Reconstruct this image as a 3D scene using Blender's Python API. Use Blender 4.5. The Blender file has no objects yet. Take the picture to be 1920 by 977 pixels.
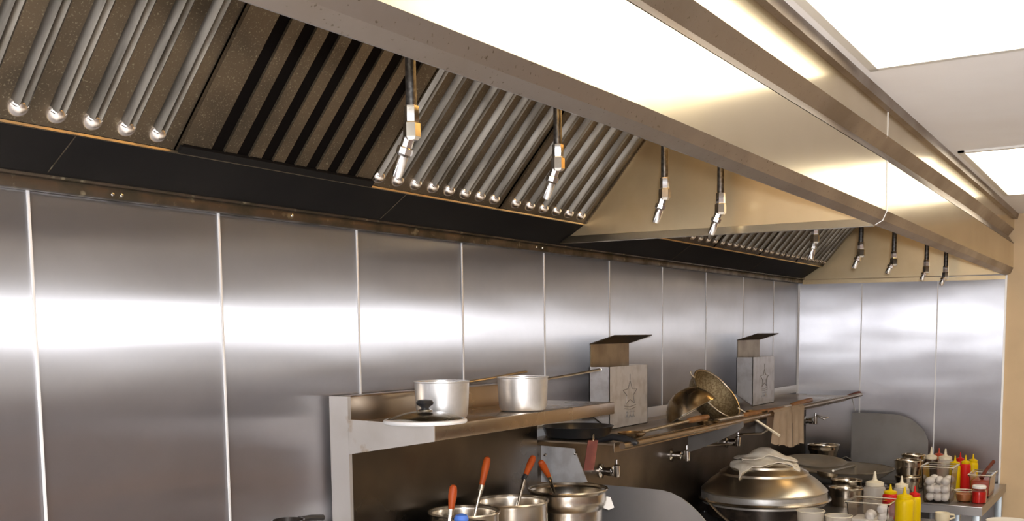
import bpy, bmesh, math, random
from mathutils import Vector, Matrix
random.seed(7)
PI = math.pi
V = Vector
scene = bpy.context.scene
COL = scene.collection

# ------------------------------------------------------------------ camera
FPX, CY = 1944.94, 823.17
YAW, PITCH, ROLL = math.radians(32.2044), math.radians(-5.6757), math.radians(-0.6455)
CAM = V((-1.2381, -1.8941, 1.66))
FW = V((math.cos(YAW)*math.cos(PITCH), math.sin(YAW)*math.cos(PITCH), math.sin(PITCH)))
R0 = V((math.sin(YAW), -math.cos(YAW), 0)); U0 = R0.cross(FW)
RT = math.cos(ROLL)*R0 + math.sin(ROLL)*U0
UP = -math.sin(ROLL)*R0 + math.cos(ROLL)*U0
cd = bpy.data.cameras.new('camera'); cam = bpy.data.objects.new('camera', cd); COL.objects.link(cam)
m = Matrix.Identity(4)
for i in range(3):
    m[i][0] = RT[i]; m[i][1] = UP[i]; m[i][2] = -FW[i]; m[i][3] = CAM[i]
cam.matrix_world = m
cd.sensor_fit = 'HORIZONTAL'; cd.sensor_width = 36; cd.lens = FPX/1920*36
cd.shift_y = (CY-488.5)/1920; cd.clip_start = 0.05; cd.clip_end = 60
scene.camera = cam

def at(x, y, X=None, Y=None, Z=None):
    """the point of a real plane (X, Y or Z fixed) that the photograph shows at a pixel"""
    d = FW + RT*((x-960)/FPX) - UP*((y-CY)/FPX)
    if X is not None: t = (X-CAM.x)/d.x
    elif Y is not None: t = (Y-CAM.y)/d.y
    else: t = (Z-CAM.z)/d.z
    return CAM + d*t

# ------------------------------------------------------------------ light and exposure
w = bpy.data.worlds.new('world'); scene.world = w; w.use_nodes = True
w.node_tree.nodes['Background'].inputs[0].default_value = (1, 0.95, 0.9, 1)
w.node_tree.nodes['Background'].inputs[1].default_value = 0.25
scene.view_settings.view_transform = 'Standard'; scene.view_settings.look = 'None'
scene.view_settings.gamma = 1; scene.view_settings.use_curve_mapping = False
scene.view_settings.exposure = 1.0
FLASH_W = 92
TROFFER = 2.3
fl = bpy.data.lights.new('flash', 'POINT'); fl.energy = FLASH_W; fl.color = (0.93, 0.95, 1.0); fl.shadow_soft_size = 0.035
flo = bpy.data.objects.new('camera_flash', fl); COL.objects.link(flo)
flo.location = CAM + UP*0.06 + RT*0.05 + FW*0.02

# ------------------------------------------------------------------ materials
def mat(name, col, metal=0, rough=0.5, spec=None, trans=0, ior=None, aniso=0, noise=None, bump=None, emit=None, coat=0, sheen=0, alpha=1):
    """noise=(colour2, scale(xyz or float), low, high[, rough2]); bump=(scale(xyz), strength)"""
    mt = bpy.data.materials.new(name); mt.use_nodes = True
    nt = mt.node_tree; b = nt.nodes['Principled BSDF']; L = nt.links.new
    b.inputs['Base Color'].default_value = (*col, 1); b.inputs['Metallic'].default_value = metal
    b.inputs['Roughness'].default_value = rough
    if spec is not None: b.inputs['Specular IOR Level'].default_value = spec
    if ior: b.inputs['IOR'].default_value = ior
    b.inputs['Transmission Weight'].default_value = trans
    b.inputs['Coat Weight'].default_value = coat
    if aniso:
        b.inputs['Anisotropic'].default_value = aniso
        tg = nt.nodes.new('ShaderNodeTangent'); tg.direction_type = 'UV_MAP'; tg.uv_map = 'UVMap'
        L(tg.outputs[0], b.inputs['Tangent'])
    def coords(sc):
        tc = nt.nodes.new('ShaderNodeTexCoord'); mp = nt.nodes.new('ShaderNodeMapping')
        mp.inputs['Scale'].default_value = sc if hasattr(sc, '__len__') else (sc, sc, sc)
        L(tc.outputs['Object'], mp.inputs[0]); return mp
    if noise:
        for k, nz_ in enumerate(noise if isinstance(noise, list) else [noise]):
            c2, sc, lo, hi = nz_[:4]
            n = nt.nodes.new('ShaderNodeTexNoise'); n.inputs['Scale'].default_value = 1; n.inputs['Detail'].default_value = 6
            L(coords(sc).outputs[0], n.inputs['Vector'])
            mr = nt.nodes.new('ShaderNodeMapRange'); mr.inputs[1].default_value = lo; mr.inputs[2].default_value = hi
            L(n.outputs[0], mr.inputs[0])
            mx = nt.nodes.new('ShaderNodeMix'); mx.data_type = 'RGBA'
            src = b.inputs['Base Color'].links[0].from_socket if b.inputs['Base Color'].links else None
            if src: L(src, mx.inputs[6])
            else: mx.inputs[6].default_value = (*col, 1)
            mx.inputs[7].default_value = (*c2, 1)
            L(mr.outputs[0], mx.inputs[0]); L(mx.outputs[2], b.inputs['Base Color'])
            if len(nz_) > 4:
                m2 = nt.nodes.new('ShaderNodeMapRange'); m2.inputs[1].default_value = lo; m2.inputs[2].default_value = hi
                m2.inputs[3].default_value = rough; m2.inputs[4].default_value = nz_[4]
                L(n.outputs[0], m2.inputs[0]); L(m2.outputs[0], b.inputs['Roughness'])
    if bump:
        n = nt.nodes.new('ShaderNodeTexNoise'); n.inputs['Scale'].default_value = 1; n.inputs['Detail'].default_value = 4
        L(coords(bump[0]).outputs[0], n.inputs['Vector'])
        bp = nt.nodes.new('ShaderNodeBump'); bp.inputs['Strength'].default_value = bump[1]; bp.inputs['Distance'].default_value = 0.004
        L(n.outputs[0], bp.inputs['Height']); L(bp.outputs[0], b.inputs['Normal'])
    if emit:
        b.inputs['Emission Color'].default_value = (*emit[0], 1); b.inputs['Emission Strength'].default_value = emit[1]
    return mt

def brushed(name, col, col2, ax_rough, an):
    """steel sheet brushed upright: reflections smear sideways far more than up and down"""
    mt = bpy.data.materials.new(name); mt.use_nodes = True; nt = mt.node_tree; L = nt.links.new
    nt.nodes.remove(nt.nodes['Principled BSDF'])
    g = nt.nodes.new('ShaderNodeBsdfAnisotropic'); g.distribution = 'GGX'
    g.inputs['Anisotropy'].default_value = an
    tg = nt.nodes.new('ShaderNodeTangent'); tg.direction_type = 'UV_MAP'; tg.uv_map = 'UVMap'
    L(tg.outputs[0], g.inputs['Tangent'])
    tc = nt.nodes.new('ShaderNodeTexCoord'); mp = nt.nodes.new('ShaderNodeMapping'); mp.inputs['Scale'].default_value = (1.3, 1.3, 1.6)
    n = nt.nodes.new('ShaderNodeTexNoise'); n.inputs['Scale'].default_value = 1; n.inputs['Detail'].default_value = 7; n.inputs['Roughness'].default_value = .6
    L(tc.outputs['Object'], mp.inputs[0]); L(mp.outputs[0], n.inputs['Vector'])
    mr = nt.nodes.new('ShaderNodeMapRange'); mr.inputs[1].default_value = .35; mr.inputs[2].default_value = .7
    L(n.outputs[0], mr.inputs[0])
    mx = nt.nodes.new('ShaderNodeMix'); mx.data_type = 'RGBA'; mx.inputs[6].default_value = (*col, 1); mx.inputs[7].default_value = (*col2, 1)
    L(mr.outputs[0], mx.inputs[0]); L(mx.outputs[2], g.inputs['Color'])
    m2 = nt.nodes.new('ShaderNodeMapRange'); m2.inputs[1].default_value = .35; m2.inputs[2].default_value = .7
    m2.inputs[3].default_value = ax_rough*.97; m2.inputs[4].default_value = ax_rough*1.08
    L(n.outputs[0], m2.inputs[0]); L(m2.outputs[0], g.inputs['Roughness'])
    # very slight waviness of the sheet
    m3 = nt.nodes.new('ShaderNodeMapping'); m3.inputs['Scale'].default_value = (.8, .8, 3.2)
    n3 = nt.nodes.new('ShaderNodeTexNoise'); n3.inputs['Scale'].default_value = 1; n3.inputs['Detail'].default_value = 1.5
    L(tc.outputs['Object'], m3.inputs[0]); L(m3.outputs[0], n3.inputs['Vector'])
    bp = nt.nodes.new('ShaderNodeBump'); bp.inputs['Strength'].default_value = .25; bp.inputs['Distance'].default_value = .02
    L(n3.outputs[0], bp.inputs['Height']); L(bp.outputs[0], g.inputs['Normal'])
    L(g.outputs[0], nt.nodes['Material Output'].inputs[0])
    return mt

M = {}
M['wall_steel'] = brushed('brushed_wall_steel', (0.50, 0.495, 0.51), (0.39, 0.38, 0.385), .29, -.83)
M['end_steel'] = brushed('brushed_end_steel', (0.74, 0.74, 0.77), (0.58, 0.57, 0.60), .38, -.76)
M['trim_steel'] = mat('bright_trim_steel', (0.88, 0.87, 0.86), 0.35, 0.45)
M['hood_steel'] = mat('hood_brushed_steel', (0.66, 0.57, 0.41), 1, 0.19, noise=((0.54, 0.45, 0.30), (2.5, 2.5, 2.5), 0.4, 0.75, 0.25))
M['hood_lip'] = mat('shaded_greasy_steel', (0.37, 0.335, 0.315), 1, 0.36, noise=[((0.25, 0.20, 0.16), (3, 3, 3), 0.4, 0.7, 0.5), ((0.16, 0.13, 0.10), 160, 0.64, 0.72)])  # darker than the hood face: shade of down-facing bands put into the colour
M['hood_inner'] = mat('greasy_warm_lit_steel', (0.70, 0.57, 0.36), 1, 0.33, aniso=0.4, noise=((0.56, 0.43, 0.25), 3, 0.4, 0.7, 0.45))  # yellow grease film, plus warm reflected light put into the golden tint
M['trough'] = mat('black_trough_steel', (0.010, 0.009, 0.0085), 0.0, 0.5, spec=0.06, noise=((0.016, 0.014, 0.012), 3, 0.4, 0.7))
M['bracket'] = mat('grimy_bracket_steel', (0.11, 0.082, 0.058), 0.8, 0.42, noise=[((0.07, 0.055, 0.035), 12, 0.45, 0.6, 0.6), ((0.25, 0.21, 0.14), 40, 0.6, 0.7)])
M['filter'] = mat('greasy_filter_steel', (0.135, 0.100, 0.064), 0.75, 0.42, noise=[((0.068, 0.052, 0.034), 5, 0.4, 0.65, 0.55), ((0.27, 0.24, 0.16), 260, 0.58, 0.72)])
M['ridge'] = mat('filter_ridge_steel', (0.215, 0.20, 0.175), 1, 0.36, noise=((0.115, 0.105, 0.09), (60, 6, 6), 0.4, 0.6, 0.4))
M['ridge_glint'] = mat('painted_ridge_glint', (0.82, 0.76, 0.70), 1, 0.27)  # paler than the ridge: flash glint painted into the end colour
M['slot_shade'] = mat('painted_slot_shade', (0.005, 0.004, 0.0035), 0, 0.8, spec=0.0)  # black backing sheet: shade of the deep slots put into the colour
M['pipe'] = mat('dark_iron_pipe', (0.10, 0.095, 0.09), 0.9, 0.38, noise=((0.17, 0.165, 0.16), 90, 0.45, 0.6))
M['chrome'] = mat('chrome', (0.85, 0.84, 0.82), 1, 0.16)
M['shelf_steel'] = mat('shelf_steel', (0.42, 0.34, 0.26), 1, 0.27, aniso=0.3, noise=((0.30, 0.23, 0.16), 3, 0.4, 0.7, 0.36))
M['post_steel'] = mat('pale_post_steel', (0.60, 0.56, 0.52), 0.6, 0.45, noise=[((0.50, 0.455, 0.40), 5, 0.45, 0.7), ((0.35, 0.22, 0.10), 9, 0.66, 0.74)])
M['riser'] = mat('riser_panel_steel', (0.16, 0.14, 0.12), 1, 0.26, noise=((0.11, 0.095, 0.08), 3, 0.4, 0.7, 0.46))
M['backsplash'] = mat('greasy_backsplash_steel', (0.20, 0.16, 0.125), 1, 0.34, noise=((0.11, 0.088, 0.07), 4, 0.4, 0.7, 0.46))
M['guard'] = mat('guard_steel', (0.44, 0.43, 0.43), .8, 0.40, noise=((0.34, 0.33, 0.32), 4, 0.4, 0.7, 0.46))
M['guard_dull'] = mat('dull_guard_steel', (0.30, 0.28, 0.26), 0.9, 0.5, noise=((0.22, 0.20, 0.18), 5, 0.4, 0.7))
M['aluminium'] = mat('worn_aluminium', (0.80, 0.79, 0.77), 0.85, 0.36, noise=((0.66, 0.65, 0.63), 18, 0.45, 0.7, 0.44))
M['lid_alu'] = mat('spun_aluminium', (0.74, 0.68, 0.58), 1, 0.30, noise=((0.62, 0.55, 0.44), 6, 0.4, 0.7, 0.36))
M['box_steel'] = mat('galvanised_box_steel', (0.58, 0.57, 0.57), 0.4, 0.36, noise=((0.47, 0.45, 0.44), 22, 0.45, 0.65))
M['emboss'] = mat('embossed_line_steel', (0.30, 0.285, 0.275), 0.6, 0.4)
M['box_lid'] = mat('dark_lid_steel', (0.10, 0.08, 0.055), 0.9, 0.42)
M['box_back'] = mat('stained_back_steel', (0.36, 0.28, 0.18), 0.9, 0.4, noise=((0.22, 0.16, 0.10), 10, 0.4, 0.7))
M['pot'] = mat('pot_stainless', (0.62, 0.56, 0.48), 1, 0.2, noise=((0.42, 0.34, 0.24), 8, 0.45, 0.75, 0.28))
M['pot_dark'] = mat('blackened_pot', (0.045, 0.036, 0.03), 0.6, 0.32, noise=((0.12, 0.09, 0.07), 14, 0.5, 0.7))
M['wok'] = mat('seasoned_wok_steel', (0.62, 0.52, 0.39), 1, 0.24, noise=((0.36, 0.25, 0.13), 9, 0.4, 0.65, 0.36))
M['wok_in'] = mat('dark_wok_inside', (0.05, 0.042, 0.035), 0.7, 0.4)
M['mesh'] = mat('strainer_mesh', (0.42, 0.33, 0.19), 0.85, 0.42, noise=((0.26, 0.19, 0.10), 120, 0.45, 0.55), bump=(260, 0.8))
M['wire'] = mat('steel_wire', (0.66, 0.60, 0.50), 1, 0.28)
M['basin'] = mat('basin_steel', (0.62, 0.58, 0.52), .65, 0.28, noise=((0.42, 0.38, 0.32), 7, 0.4, 0.7, 0.42))
M['black_pan'] = mat('nonstick_black', (0.02, 0.02, 0.02), 0, 0.28, spec=0.6)
M['black_plastic'] = mat('black_plastic', (0.02, 0.02, 0.022), 0, 0.32)
M['wood'] = mat('orange_wood', (0.42, 0.075, 0.010), 0, 0.45, spec=.25, noise=((0.28, 0.04, 0.008), (25, 25, 6), 0.4, 0.65))
M['wood_brown'] = mat('brown_wood', (0.36, 0.16, 0.05), 0, 0.42, noise=((0.22, 0.09, 0.03), 25, 0.4, 0.65))
M['wood_red'] = mat('red_brown_wood', (0.20, 0.06, 0.04), 0, 0.6, spec=.12, noise=((0.12, 0.035, 0.025), 18, 0.4, 0.65))
M['towel'] = mat('tan_towel', (0.70, 0.56, 0.42), 0, 0.9, noise=((0.60, 0.47, 0.34), 16, 0.4, 0.7), bump=(300, 0.3))
M['cloth'] = mat('white_cloth', (0.88, 0.81, 0.69), 0, 0.9, noise=((0.72, 0.62, 0.50), 14, 0.4, 0.7), bump=(300, 0.3))
M['clear'] = mat('clear_plastic', (0.96, 0.94, 0.92), 0, 0.12, trans=1, ior=1.2)
M['frosted'] = mat('frosted_plastic', (0.92, 0.86, 0.78), 0, 0.35, trans=0.65, ior=1.25)
M['glass'] = mat('lid_glass', (0.92, 0.94, 0.90), 0, 0.03, trans=1, ior=1.25)
M['yellow'] = mat('yellow_plastic', (0.76, 0.52, 0.0), 0, 0.4, spec=.25)
M['red'] = mat('red_plastic', (0.62, 0.015, 0.012), 0, 0.4, spec=.25)
M['cream'] = mat('cream_plastic', (0.80, 0.72, 0.56), 0, 0.4)
M['egg'] = mat('white_egg_shell', (0.86, 0.83, 0.82), 0, 0.5)
M['soy'] = mat('dark_sauce', (0.035, 0.018, 0.012), 0, 0.25)
M['sauce_red'] = mat('red_sauce', (0.42, 0.055, 0.02), 0, 0.3)
M['sauce_orange'] = mat('orange_brown_sauce', (0.45, 0.16, 0.05), 0, 0.3)
M['sauce_pale'] = mat('pale_sauce', (0.62, 0.53, 0.42), 0, 0.4)
M['white'] = mat('white_ceramic', (0.88, 0.85, 0.80), 0, 0.25)
M['blue'] = mat('blue_plastic', (0.06, 0.16, 0.55), 0, 0.4)
M['cup'] = mat('cream_cup', (0.80, 0.70, 0.50), 0, 0.35)
M['table'] = mat('table_steel', (0.40, 0.38, 0.37), 1, 0.36)
M['leg'] = mat('blue_grey_leg_steel', (0.42, 0.46, 0.48), 0.8, 0.42)
M['paint'] = mat('tan_wall_paint', (0.68, 0.50, 0.30), 0, 0.55, noise=((0.63, 0.46, 0.275), 7, 0.4, 0.7), bump=(40, 0.1))
M['ceiling'] = mat('white_ceiling_panel', (0.88, 0.86, 0.86), 0, 0.75, noise=((0.84, 0.81, 0.80), 3, 0.4, 0.7))
M['room'] = mat('beige_room_paint', (0.40, 0.35, 0.29), 0, 0.6)
M['reflection_dark'] = mat('dark_reflection_panel', (0.15, 0.15, 0.17), 0, 0.5, noise=[((0.30, 0.18, 0.09), (.5, 1, 5), 0.5, 0.65)])  # dark tone and brown streaks chosen for what the steel wall reflects
M['hood_lamp'] = mat('hood_lamp_globe', (0.9, 0.7, 0.4), 0, 0.4, emit=((1.0, 0.60, 0.22), 16))
M['white_paint'] = mat('white_room_paint', (0.86, 0.85, 0.86), 0, 0.6)
M['floor'] = mat('quarry_tile', (0.76, 0.72, 0.68), 0, 0.4, noise=((0.68, 0.64, 0.60), 6, 0.4, 0.7))
M['diffuser'] = mat('troffer_diffuser', (0.9, 0.9, 0.88), 0, 0.5, emit=((1.0, 0.90, 0.70), TROFFER))
M['frame'] = mat('light_frame_metal', (0.72, 0.70, 0.66), 0.3, 0.45)

# ------------------------------------------------------------------ mesh helpers
def bx(bm, a, b, bev=0):
    x0, x1 = sorted((a[0], b[0])); y0, y1 = sorted((a[1], b[1])); z0, z1 = sorted((a[2], b[2]))
    r = bmesh.ops.create_cube(bm, size=1)
    vs = r['verts']
    for v in vs: v.co = V((x0+(v.co.x+.5)*(x1-x0), y0+(v.co.y+.5)*(y1-y0), z0+(v.co.z+.5)*(z1-z0)))
    if bev:
        es = list({e for v in vs for e in v.link_edges})
        bmesh.ops.bevel(bm, geom=es, offset=bev, segments=2, affect='EDGES', profile=.5)
    return bm
def box(a, b, bev=0): return bx(bmesh.new(), a, b, bev)
def frame(ax):
    z = V(ax).normalized(); h = V((0, 0, 1)) if abs(z.z) < .9 else V((1, 0, 0))
    x = h.cross(z).normalized(); y = z.cross(x); return x, y, z
def mtx(o, ax=(0, 0, 1)):
    x, y, z = frame(ax); mm = Matrix.Identity(4)
    if tuple(ax) == (0, 0, 1): x, y, z = V((1, 0, 0)), V((0, 1, 0)), V((0, 0, 1))
    for i in range(3): mm[i][0], mm[i][1], mm[i][2], mm[i][3] = x[i], y[i], z[i], o[i]
    return mm
def lathe(bm, prof, o=(0, 0, 0), ax=(0, 0, 1), n=32, sy=1):
    mm = mtx(o, ax); rings = []
    for r, z in prof:
        if r < 1e-6: rings.append([bm.verts.new(mm @ V((0, 0, z)))])
        else: rings.append([bm.verts.new(mm @ V((r*math.cos(2*PI*i/n), sy*r*math.sin(2*PI*i/n), z))) for i in range(n)])
    for a, b in zip(rings, rings[1:]):
        for i in range(n):
            j = (i+1) % n
            q = [a[i % len(a)], a[j % len(a)], b[j % len(b)], b[i % len(b)]]
            u = []
            for v in q:
                if v not in u: u.append(v)
            if len(u) > 2:
                try: bm.faces.new(u)
                except ValueError: pass
    return bm
def shell(prof, t):
    """closed thin profile: outside down to the inside, for open vessels (prof from bottom centre to rim)"""
    ins = [(max(r-t, 0) if r > 1e-6 else 0, z+(t if k == 0 or r < 1e-6 else (t if k == 1 else 0))) for k, (r, z) in enumerate(prof)]
    return list(prof) + ins[::-1]
def tube(bm, pts, r, n=10):
    pts = [V(p) for p in pts]; rings = []; px_ = None
    for i, p in enumerate(pts):
        d = (pts[min(i+1, len(pts)-1)]-pts[max(i-1, 0)]).normalized()
        if px_ is None: x, y, _ = frame(d)
        else:
            x = (px_-d*px_.dot(d)).normalized(); y = d.cross(x)
        px_ = x
        rr = r[i] if hasattr(r, '__len__') else r
        rings.append([bm.verts.new(p+(x*math.cos(2*PI*k/n)+y*math.sin(2*PI*k/n))*rr) for k in range(n)])
    for a, b in zip(rings, rings[1:]):
        for k in range(n): bm.faces.new((a[k], a[(k+1) % n], b[(k+1) % n], b[k]))
    bm.faces.new(rings[0][::-1]); bm.faces.new(rings[-1])
    return bm
def prism(bm, pts, vec):
    """polygon (3D points) extruded by vec"""
    a = [bm.verts.new(V(p)) for p in pts]; b = [bm.verts.new(V(p)+V(vec)) for p in pts]
    bm.faces.new(a); bm.faces.new(b[::-1]); n = len(a)
    for i in range(n): bm.faces.new((a[i], b[i], b[(i+1) % n], a[(i+1) % n]))
    bmesh.ops.recalc_face_normals(bm, faces=bm.faces)
    return bm
def loft(bm, secs):
    rs = [[bm.verts.new(V(p)) for p in s] for s in secs]; n = len(secs[0])
    for a, b in zip(rs, rs[1:]):
        for i in range(n): bm.faces.new((a[i], a[(i+1) % n], b[(i+1) % n], b[i]))
    bm.faces.new(rs[0][::-1]); bm.faces.new(rs[-1])
    bmesh.ops.recalc_face_normals(bm, faces=bm.faces)
    return bm
NEW = bmesh.new

ORG = {}
def obj(name, bm, m_, parent=None, org=None, smooth=35):
    o_ = ORG.get(parent.name, V((0, 0, 0))) if parent else (V(org) if org is not None else V((0, 0, 0)))
    bmesh.ops.recalc_face_normals(bm, faces=bm.faces)
    bmesh.ops.translate(bm, verts=bm.verts, vec=-o_)
    uv = bm.loops.layers.uv.new('UVMap')
    for f in bm.faces:
        nx, ny, nz = (abs(c) for c in f.normal)
        for l in f.loops:
            c = l.vert.co
            l[uv].uv = (c.x, c.y) if nz >= max(nx, ny) else ((c.x, c.z) if ny >= nx else (c.y, c.z))
    me = bpy.data.meshes.new(name); bm.to_mesh(me); bm.free()
    for p in me.polygons: p.use_smooth = True
    me.set_sharp_from_angle(angle=math.radians(smooth))
    me.materials.append(m_ if not isinstance(m_, str) else M[m_])
    o = bpy.data.objects.new(name, me); COL.objects.link(o)
    if parent: o.parent = parent
    else: o.location = o_
    ORG[o.name] = o_
    return o
def tag(o, label, cat, group=None):
    o['label'] = label; o['category'] = cat
    if group: o['group'] = group
    return o
def thing(name, label, cat, loc=(0, 0, 0), group=None):
    o = bpy.data.objects.new(name, None); COL.objects.link(o); o.location = loc; o.empty_display_size = .05
    ORG[o.name] = V(loc); return tag(o, label, cat, group)
def struct(name, bm, m_):
    o = obj(name, bm, m_); o['kind'] = 'structure'; return o
def dup(root, loc, label, group=None):
    r = root.copy(); COL.objects.link(r); r.location = loc; r['label'] = label
    if group: r['group'] = group
    ORG[r.name] = V(loc)
    for ch in list(root.children):
        c = ch.copy(); COL.objects.link(c); c.parent = r
        for g in ch.children:
            d = g.copy(); COL.objects.link(d); d.parent = c
    return r

# ================================================================== THE ROOM
XE = 5.03                      # end wall
XW, YF = -3.4, -4.0            # wall behind the camera, wall across the aisle
def zc(x): return 2.362-0.0155*x          # the dropped ceiling sags slightly towards the far end
struct('floor', box((XW, YF, -.1), (XE, 0, 0)), 'floor')

struct('wall_right', box((XE, YF-.1, 0), (XE+.1, .0, 2.6)), 'paint')
struct('wall_left', box((XW-.1, YF, 0), (XW, 0, 2.6)), 'white_paint')
struct('wall_front', box((XW, YF-.1, 0), (XE, YF, 2.6)), 'room')
struct('trim_30', box((XW, YF, 0), (XE, YF+.03, 1.42)), 'reflection_dark')  # unseen dark panel, added to darken the lower reflections in the steel wall
for n_, (za, zb) in enumerate(((.43, .52), (.72, .79), (1.02, 1.05))):
    struct('trim_%d' % (31+n_), box((XW, YF+.03, za), (XE, YF+.05, zb)), 'wood_brown')  # unseen brown rails, added so warm streaks reflect in the steel
bm = loft(NEW(), [[(x, -1.19, zc(x)), (x, YF, zc(x)), (x, YF, zc(x)+.05), (x, -1.19, zc(x)+.05)] for x in (XW, XE)])
struct('ceiling', bm, 'ceiling')
bm = loft(NEW(), [[(x, -1.166, zc(x)-.028), (x, -1.186, zc(x)-.026), (x, -1.192, zc(x)+.01), (x, -1.166, zc(x)+.01)] for x in (XW, 2.8, XE)])
struct('trim_1', bm, 'hood_lip')  # strip faces down; its shade is put into the darker steel
# bright strips over the wall-panel seams
seams = [(52, 372), (409, 405), (668, 433), (865, 455.5), (1019.5, 474), (1142, 487), (1242, 497), (1324, 507), (1394, 514), (1451, 520)]
k = 2
# the wall is clad in separate sheets: each sits a hair out of true
b = box((XW, .006, 0), (XE+.1, .12, 2.6))
edges = [XW]+[at(sx, sy, Y=0).x for sx, sy in seams]+[XE+.1]
edges[1:1] = [edges[1]-.49*q for q in (5, 4, 3, 2, 1)]
rw = random.Random(11)
for xa, xb in zip(edges, edges[1:]):
    ta, tb_ = rw.uniform(-.0032, .0032), rw.uniform(-.0040, .0040)
    zs = [0, .5, 1.0, 1.25, 1.5, 1.75, 2.0, 2.6]
    wob = [rw.uniform(-.0006, .0006) for _ in zs]
    cols = []
    for q in range(5):
        x = xa+(xb-xa)*q/4; u = q/4-.5
        cols.append([b.verts.new((x, tb_*u*.6+ta*(z-1.5)*.8+wob[i]*math.cos(u*2)+.0022, z)) for i, z in enumerate(zs)])
    for p, q in zip(cols, cols[1:]):
        for i in range(len(zs)-1): b.faces.new((p[i], q[i], q[i+1], p[i+1]))
struct('wall_back', b, 'wall_steel')
for i, (sx, sy) in enumerate(seams):
    p = at(sx, sy, Y=0); hw = .0030 if i < 6 else .0020
    struct('trim_%d' % k, box((p.x-hw, -.003, .1), (p.x+hw, .001, 1.96), .0008), 'trim_steel'); k += 1
# steel cladding on the end wall, with its own seams
struct('trim_%d' % k, box((XE-.006, 0, 0), (XE, -1.142, 1.965)), 'end_steel'); k += 1
for sx in (1616.5, 1759):
    p = at(sx, 530, X=XE-.006)
    struct('trim_%d' % k, box((XE-.009, p.y-.003, 0), (XE-.006, p.y+.003, 1.94)), 'trim_steel'); k += 1
struct('trim_%d' % k, box((XE-.012, -1.146, 0), (XE, -1.136, 1.965)), 'trim_steel'); k += 1
struct('trim_%d' % k, box((XE-.012, 0, 0), (XE-.004, -.012, 1.95)), 'trim_steel'); k += 1

# ------------------------------------------------------------------ ceiling lights
def ceiling_light(x0, x1, y0, y1, label):
    t = thing('ceiling_light', label, 'ceiling light', ((x0+x1)/2, (y0+y1)/2, zc((x0+x1)/2)-.012), group='ceiling troffers')
    b = NEW()
    fr = .022
    for a, c in (((x0, y0), (x1, y0+fr)), ((x0, y1-fr), (x1, y1)), ((x0, y0), (x0+fr, y1)), ((x1-fr, y0), (x1, y1))):
        loft(b, [[(x, a[1], zc(x)-.008), (x, c[1], zc(x)-.008), (x, c[1], zc(x)+.0), (x, a[1], zc(x)+.0)] for x in (a[0], c[0])])
    obj('frame', b, 'frame', t)
    b = loft(NEW(), [[(x, y0+fr, zc(x)-.005), (x, y1-fr, zc(x)-.005), (x, y1-fr, zc(x)-.001), (x, y0+fr, zc(x)-.001)] for x in (x0+fr, x1-fr)])
    obj('diffuser', b, 'diffuser', t)
ceiling_light(.42, 1.60, -1.86, -1.215, 'large glowing ceiling light panel nearest the camera, top right')
ceiling_light(2.93, 4.21, -1.86, -1.215, 'glowing ceiling light panel further away, near the end wall')
ceiling_light(-2.3, -1.03, -1.86, -1.215, 'added unseen ceiling light panel behind the camera')  # unseen panel, added for general light and reflections on the hood
ceiling_light(.33, 1.60, -3.55, -2.94, 'added fill light panel over the aisle, outside the photo, nearer one')  # unseen aisle row, added to raise the ambient light
ceiling_light(2.93, 4.21, -3.55, -2.94, 'added fill light panel over the aisle, outside the photo, further one')  # second unseen aisle panel, likewise added as fill light

# ================================================================== THE HOOD
hood = thing('range_hood', 'long stainless exhaust hood with baffle filters running along the steel wall', 'hood', (2, -.6, 1.95))
secs = []
for x, zl, zf, ze, zd, zC, zB in [(-.9, 1.975, 2.008, 2.172, 2.206, 2.243, 2.34), (.3, 1.987, 2.021, 2.170, 2.203, 2.241, 2.34), (2.013, 1.979, 2.017, 2.163, 2.201, 2.236, 2.33),
                                  (3.5, 1.969, 2.004, 2.145, 2.190, 2.229, 2.31), (XE, 1.957, 1.997, 2.126, 2.169, 2.206, 2.29)]:
    secs.append((x, [(-1.139, zl), (-1.161, zl+.012), (-1.172, zf), (-1.170, ze), (-1.139, zd), (-1.169, zC), (-1.169, zB+.13), (-1.12, zB+.13), (-1.12, zd), (-1.128, zl+.05), (-1.122, zl+.006)]))
FACES = {0: 'hood_lip', 1: 'hood_lip'}
obj('canopy_front', loft(NEW(), [[(x, y, z) for y, z in s[2:9]] for x, s in secs]), 'hood_steel', hood, smooth=8)
obj('canopy_lip', loft(NEW(), [[(x, y, z) for y, z in (s[0], s[1], (s[2][0]-.0008, s[2][1]+.0005), (-1.165, s[2][1]+.001), (-1.128, s[9][1]), s[10])] for x, s in secs]), 'hood_lip', hood, smooth=8)
obj('canopy_groove', loft(NEW(), [[(x, y, z) for y, z in ((s[5][0]-.001, s[5][1]-.001), (s[4][0]-.004, s[4][1]), (s[3][0]-.001, s[3][1]+.001), (-1.13, s[4][1]))] for x, s in secs]), 'hood_lip', hood, smooth=8)  # overlay strip: shade of the groove painted as darker steel
s = secs[2][1]
obj('weld_seam', tube(NEW(), [(2.013, y-.0006, z) for y, z in s[0:7]], .0017, 6), 'trim_steel', hood)
obj('top_panel', box((-.9, -1.13, 2.44), (XE, -.0, 2.46)), 'hood_inner', hood)
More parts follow.
